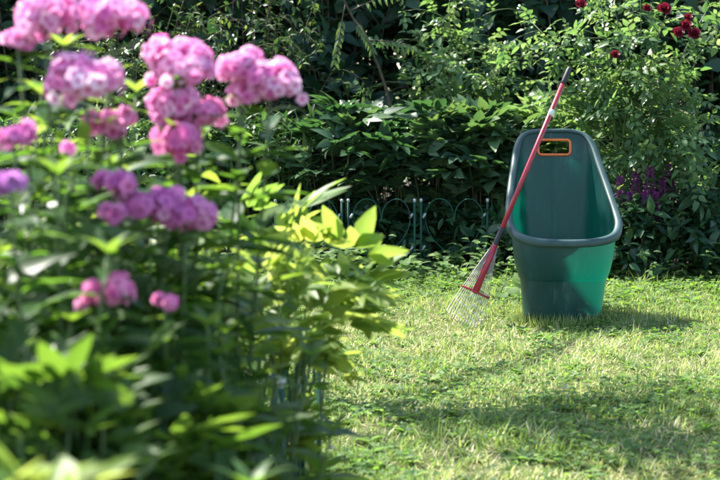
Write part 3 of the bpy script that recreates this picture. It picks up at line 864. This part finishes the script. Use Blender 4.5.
# ------------------------------------------------------------------ garden cart
CX, CY = .890, 7.25
T_CTRL = [(0, 0), (.118, .012), (.190, .050), (.222, .115), (.225, .19), (.206, .32), (.181, .43), (.160, .505), (.128, .545), (.07, .557), (0, .557)]
B_CTRL = [(0, .045), (.088, .050), (.138, .070), (.166, .115), (.173, .175), (.172, .25), (.166, .32), (.152, .372), (.115, .400), (.065, .405), (0, .405)]


def loop(ctrl, per=6):
    right = ctrl; left = [(-x, y) for x, y in ctrl[-2:0:-1]]
    return catmull([(x, y, 0) for x, y in right + left], per, True)


Tl, Bl = loop(T_CTRL), loop(B_CTRL)
s = Tl[:, 1]
Tl[:, 2] = .372 + .40 * s + .745 * s * s
nU = len(Tl)
root = empty('garden_cart', (CX, CY + .25, 0), 'tall dark green plastic garden cart with orange-edged handle hole, standing on the lawn', 'garden cart')
O = np.array([CX, CY, 0.0])


def wall(frac):
    return Bl * [1, 1, 0] + (Tl * [1, 1, 0] - Bl * [1, 1, 0]) * frac[:, None]


rows = []
zs = .195
for z in np.linspace(.012, zs, 6):
    L_ = wall(np.clip(z / Tl[:, 2], 0, 1)); ctr = np.array([0, .22, 0])
    L_ = ctr + (L_ - ctr) * .958; L_[:, 2] = z; rows.append(L_)
for sc_, dz in ((.962, .004), (.988, .009), (.996, .013)):
    L_ = ctr + (wall(zs / Tl[:, 2]) - ctr) * sc_; L_[:, 2] = zs + dz; rows.append(L_)
f0 = (zs + .014) / Tl[:, 2]
for k in np.linspace(.12, 1, 9):
    fr = f0 + (1 - f0) * k
    L_ = wall(fr); L_[:, 2] = Tl[:, 2] * fr
    bulge = .010 * np.sin(math.pi * k)
    ctr = np.array([0, .25, 0]); dirn = unit((L_ - ctr) * [1, 1, 0]); L_ = L_ + dirn * bulge * (Tl[:, 1] < .3)[:, None]
    rows.append(L_)
R_ = np.array(rows)
# crease down the middle of the back wall
ib = int(np.argmin(abs(Tl[:, 0]) + 10 * (Tl[:, 1] < .3)))
R_[1:-1, ib, 1] -= .005
nR = len(R_)
bm = bmesh.new()
vs = [[bm.verts.new(tuple(O + R_[i, j])) for j in range(nU)] for i in range(nR)]
for i in range(nR - 1):
    for j in range(nU):
        bm.faces.new((vs[i][j], vs[i][(j + 1) % nU], vs[i + 1][(j + 1) % nU], vs[i + 1][j]))
bm.faces.new(vs[0][::-1])
# handle hole in the back wall
hx, hz0, hz1 = .074, .722, .790
for pl, no in (((CX - hx, 0, 0), (1, 0, 0)), ((CX + hx, 0, 0), (1, 0, 0)), ((0, 0, hz0), (0, 0, 1)), ((0, 0, hz1), (0, 0, 1))):
    fs = [f for f in bm.faces if f.calc_center_median().y > CY + .42 and f.calc_center_median().z > .5]
    geom = list({e for f in fs for e in f.edges} | {v for f in fs for v in f.verts}) + fs
    bmesh.ops.bisect_plane(bm, geom=geom, plane_co=pl, plane_no=no)
kill = [f for f in bm.faces if abs(f.calc_center_median().x - CX) < hx and hz0 < f.calc_center_median().z < hz1 and f.calc_center_median().y > CY + .42]
bmesh.ops.delete(bm, geom=kill, context='FACES')
for f in bm.faces: f.smooth = True
bmesh.ops.recalc_face_normals(bm, faces=bm.faces)
me = bpy.data.meshes.new('body'); bm.to_mesh(me); bm.free()
link('body', me, M['plastic'], root)


def sweep(path, prof, name):
    """prof: closed list of (outward, up); path: closed loop."""
    m = len(path); T = unit(np.roll(path, -1, 0) - np.roll(path, 1, 0))
    out = unit(np.cross(T, [0, 0, 1.])); upv = np.cross(out, T)
    k = len(prof)
    V = np.concatenate([[path[i] + out[i] * a + upv[i] * b for a, b in prof] for i in range(m)])
    Q = [(i * k + j, i * k + (j + 1) % k, ((i + 1) % m) * k + (j + 1) % k, ((i + 1) % m) * k + j) for i in range(m) for j in range(k)]
    return mesh_np(name, V, np.array(Q))


rp = [(-.005, -.004), (-.004, .008), (.002, .013), (.016, .014), (.025, .010), (.029, .001), (.029, -.012), (.026, -.020), (.0225, -.020), (.022, -.006), (.014, -.003)]
link('rim', sweep(O + Tl, rp, 'rim'), M['rim_plastic'], root)
# the hole's orange edging lies along the back wall
ibx = [j for j in range(nU) if Tl[j, 1] > .5 and abs(Tl[j, 0]) < .02][0]


def back_y(z):
    col = R_[:, ib]
    return float(np.interp(z, col[:, 2], col[:, 1])) + .004


def fr_pt(x, z): return O + np.array([x, back_y(z), z])


cr = .016; pth = []
for cxs, czs, a0 in ((hx - cr, hz1 - cr, 0), (-hx + cr, hz1 - cr, 90), (-hx + cr, hz0 + cr, 180), (hx - cr, hz0 + cr, 270)):
    for q in range(5):
        a = math.radians(a0 + q * 22.5); pth.append(fr_pt(cxs + cr * math.cos(a), czs + cr * math.sin(a)))
t = Tubes(8); t.add(np.array(pth), .0062, close=True, flat=(0, 1, .15))
link('grip_edging', t.build('grip_edging'), M['orange'], root)


def disc_wheel(c, name_r, w):
    bm = bmesh.new()
    prof = [(0, -w * .35), (name_r * .3, -w * .35), (name_r * .35, -w * .25), (name_r * .78, -w * .25), (name_r * .82, -w * .5), (name_r * .96, -w * .45), (name_r, -w * .2), (name_r, w * .2), (name_r * .96, w * .45), (name_r * .82, w * .5), (name_r * .78, w * .25), (name_r * .35, w * .25), (name_r * .3, w * .35), (0, w * .35)]
    n = 28; ring = []
    for k in range(n):
        a = k / n * 6.28318
        ring.append([bm.verts.new((c[0] + x, c[1] + r * math.cos(a), c[2] + r * math.sin(a))) for r, x in prof])
    for k in range(n):
        for j in range(len(prof) - 1):
            A, B = ring[k], ring[(k + 1) % n]
            try: bm.faces.new((A[j], A[j + 1], B[j + 1], B[j]))
            except ValueError: pass
    bmesh.ops.remove_doubles(bm, verts=bm.verts, dist=1e-5)
    me = bpy.data.meshes.new('wheel'); bm.to_mesh(me); bm.free()
    return me


for sg in (1, -1):
    link('wheel', disc_wheel((CX + sg * .115, CY + .50, .10), .10, .045), M['black_rubber'], root)
t = Tubes(8); t.add([(CX - .135, CY + .50, .10), (CX + .135, CY + .50, .10)], .008)
link('axle', t.build('axle'), M['steel'], root)

# ------------------------------------------------------------------ leaf rake
H1, H2 = at(487, 264, 7.30), at(527, 169, 7.40)
ax = unit(H2 - H1)


def along_px(py):
    """Point of the handle line whose height in the picture is py."""
    lo, hi = -1.0, 3.0
    for _ in range(50):
        m_ = (lo + hi) / 2; p = H1 + ax * m_
        d = p - [0, 0, CAM_H]
        v = (d[2] * CP + d[1] * SP) / (d[1] * CP - d[2] * SP)
        if 240 - F * v > py: lo = m_
        else: hi = m_
    return H1 + ax * lo


ptop, pwhite, pblk = along_px(67), along_px(112), along_px(82)
pf1, pf0, pbar = along_px(230), along_px(244), along_px(292)
k = -(pbar[2] - .012) / ax[2]
pend = pbar + ax * k                       # where the tines meet the ground
root = empty('leaf_rake', pend, 'red-handled fan rake with thin metal tines leaning against the left side of the green cart', 'rake')
t = Tubes(12); t.add([pf0, pf0 + (pblk - pf0) * .5, pblk], .0108); link('handle', t.build('handle'), M['red_paint'], root)
t = Tubes(12); t.add([pblk - ax * .01, pblk + ax * .005, ptop - ax * .012, ptop], [.0113, .0117, .0115, .007]); link('grip', t.build('grip'), M['black_rubber'], root)
t = Tubes(12); t.add([pwhite - ax * .016, pwhite + ax * .012], .0113); link('band', t.build('band'), M['white_band'], root)
t = Tubes(12); t.add([pf0 - ax * .01, pf0, pf1, pf1 + ax * .01], [.0124, .0124, .0118, .0111]); link('ferrule', t.build('ferrule'), M['black_rubber'], root)
t = Tubes(10); t.add([pf0 - ax * .005, pf0 + (pbar - pf0) * .3, pbar - ax * .004], [.0130, .0138, .0145]); link('socket', t.build('socket'), M['red_paint'], root)
lat = unit(np.array([1, .25, 0]) - np.dot([1, .25, 0], ax) * ax); nrm = np.cross(ax, lat)
if nrm[1] > 0: nrm = -nrm
t = Tubes(8); t.add([pbar - lat * .067 + nrm * .004, pbar + nrm * .010, pbar + lat * .067 + nrm * .004], .0046, flat=nrm); link('brace', t.build('brace'), M['red_paint'], root)
NT = 15
for q in range(NT):
    u = (q - (NT - 1) / 2) / ((NT - 1) / 2)
    p0 = pf0 + lat * u * .010 + nrm * .004
    p1 = pbar + lat * u * .062 + nrm * .002
    p2 = pend + lat * u * .086 + ax * (.03 + .025 * u * u) + nrm * .0
    p3 = pend + lat * u * .089 + ax * (.0 + .025 * u * u) + nrm * .022 + np.array([0, 0, .004])
    pts = np.concatenate([curve(p0, (p0 + p1) / 2, p1, 4)[:-1], curve(p1, p2, p3, 9)])
    pts[:, 2] = np.maximum(pts[:, 2], .006)
    t = Tubes(5); t.add(pts, .0018); link('tine', t.build('tine'), M['steel'], root)

# ------------------------------------------------------------------ shade tree left of the lawn
SUN_AZ, SUN_EL = 51.0, 53.0            # degrees left of straight ahead, height
sd = np.array([-math.sin(math.radians(SUN_AZ)) * math.cos(math.radians(SUN_EL)), math.cos(math.radians(SUN_AZ)) * math.cos(math.radians(SUN_EL)), math.sin(math.radians(SUN_EL))])
cc = np.array([1.2, 4.75, 0]) + sd * 5.2
root = empty('fruit_tree', (cc[0] - .7, cc[1] + .3, 0), 'leafy tree left of the lawn whose crown shades the near grass', 'tree')
lv, tb = Leaves('ovate'), Tubes(8)
b = np.array([cc[0] - .7, cc[1] + .3, 0]); fork = cc - [.4, -.1, 1.3]
tb.add(curve(b, (b + fork) / 2 + [.05, 0, 0], fork, 8), np.linspace(.09, .06, 8))
n = 16; v = unit(rng.normal(0, 1, (n, 3))) * (rng.random((n, 1)) ** .4)
tips = cc + v * [1.25, 1.25, .7]
grow(lv, tb, fork, tips, .085, BROAD, .215, t0=.3, r0=.022, twigs=8, twig_len=.45)
cl = np.array([.80, 7.84, .60]) + sd * 4.0          # unseen limb, added to keep sun off the back of the cart
tb.add(curve(fork, (fork + cl) / 2 + [0, 0, .25], cl - [0, .2, .1], 8), np.linspace(.035, .012, 8))
grow(lv, tb, cl - [0, .15, .1], cl + unit(rng.normal(0, 1, (7, 3))) * .2, .085, BROAD, .05, t0=.1, r0=.008, twigs=5, twig_len=.14)
cl2 = np.array([.77, 7.27, .22]) + sd * 3.9        # unseen leaf clump, added to throw shade on the cart's left front
tb.add(curve(cl - [0, .2, .1], (cl + cl2) / 2, cl2, 5), np.linspace(.012, .006, 5))
grow(lv, tb, cl2 - [0, 0, .02], cl2 + rng.normal(0, 1, (9, 3)) * [.045, .03, .09], .07, BROAD, .03, t0=.0, r0=.006, twigs=4, twig_len=.07)
link('trunk', tb.build('trunk'), M['bark'], root); link('crown', lv.build('crown'), M['tree_leaf'], root)

# ------------------------------------------------------------------ light
w_ = bpy.data.worlds.new('World'); C.world = w_; w_.use_nodes = True
nt = w_.node_tree; nt.nodes.clear()
out = nt.nodes.new('ShaderNodeOutputWorld'); bg = nt.nodes.new('ShaderNodeBackground'); sk = nt.nodes.new('ShaderNodeTexSky')
sk.sky_type = 'NISHITA'; sk.sun_disc = False
sk.sun_elevation = math.radians(SUN_EL); sk.sun_rotation = math.radians(-SUN_AZ)
bg.inputs['Strength'].default_value = .135
nt.links.new(sk.outputs[0], bg.inputs[0]); nt.links.new(bg.outputs[0], out.inputs[0])
sl = bpy.data.lights.new('sun', 'SUN'); sl.energy = 5.0; sl.angle = math.radians(.53); sl.color = (1, .955, .88)
so = bpy.data.objects.new('sun', sl); COL.objects.link(so)
so.rotation_euler = Vector(-sd).to_track_quat('-Z', 'Y').to_euler()

# ------------------------------------------------------------------ camera
cd = bpy.data.cameras.new('camera'); cam = bpy.data.objects.new('camera', cd); COL.objects.link(cam)
cam.location = (0, 0, CAM_H); cam.rotation_euler = (math.pi / 2 - PITCH, 0, 0)
cd.sensor_width = 36; cd.lens = 36 * F / 720; cd.clip_start = .1; cd.clip_end = 500
cd.dof.use_dof = True; cd.dof.focus_distance = 7.35; cd.dof.aperture_fstop = 5.0; cd.dof.aperture_blades = 9
C.camera = cam

C.view_settings.view_transform = 'Standard'; C.view_settings.look = 'None'
C.view_settings.gamma = 1; C.view_settings.use_curve_mapping = False
C.view_settings.exposure = 1.95
C.render.engine = 'CYCLES'
C.cycles.max_bounces = 8; C.cycles.diffuse_bounces = 4; C.cycles.glossy_bounces = 3; C.cycles.transmission_bounces = 6
C.cycles.sample_clamp_indirect = 6
C.cycles.use_denoising = True
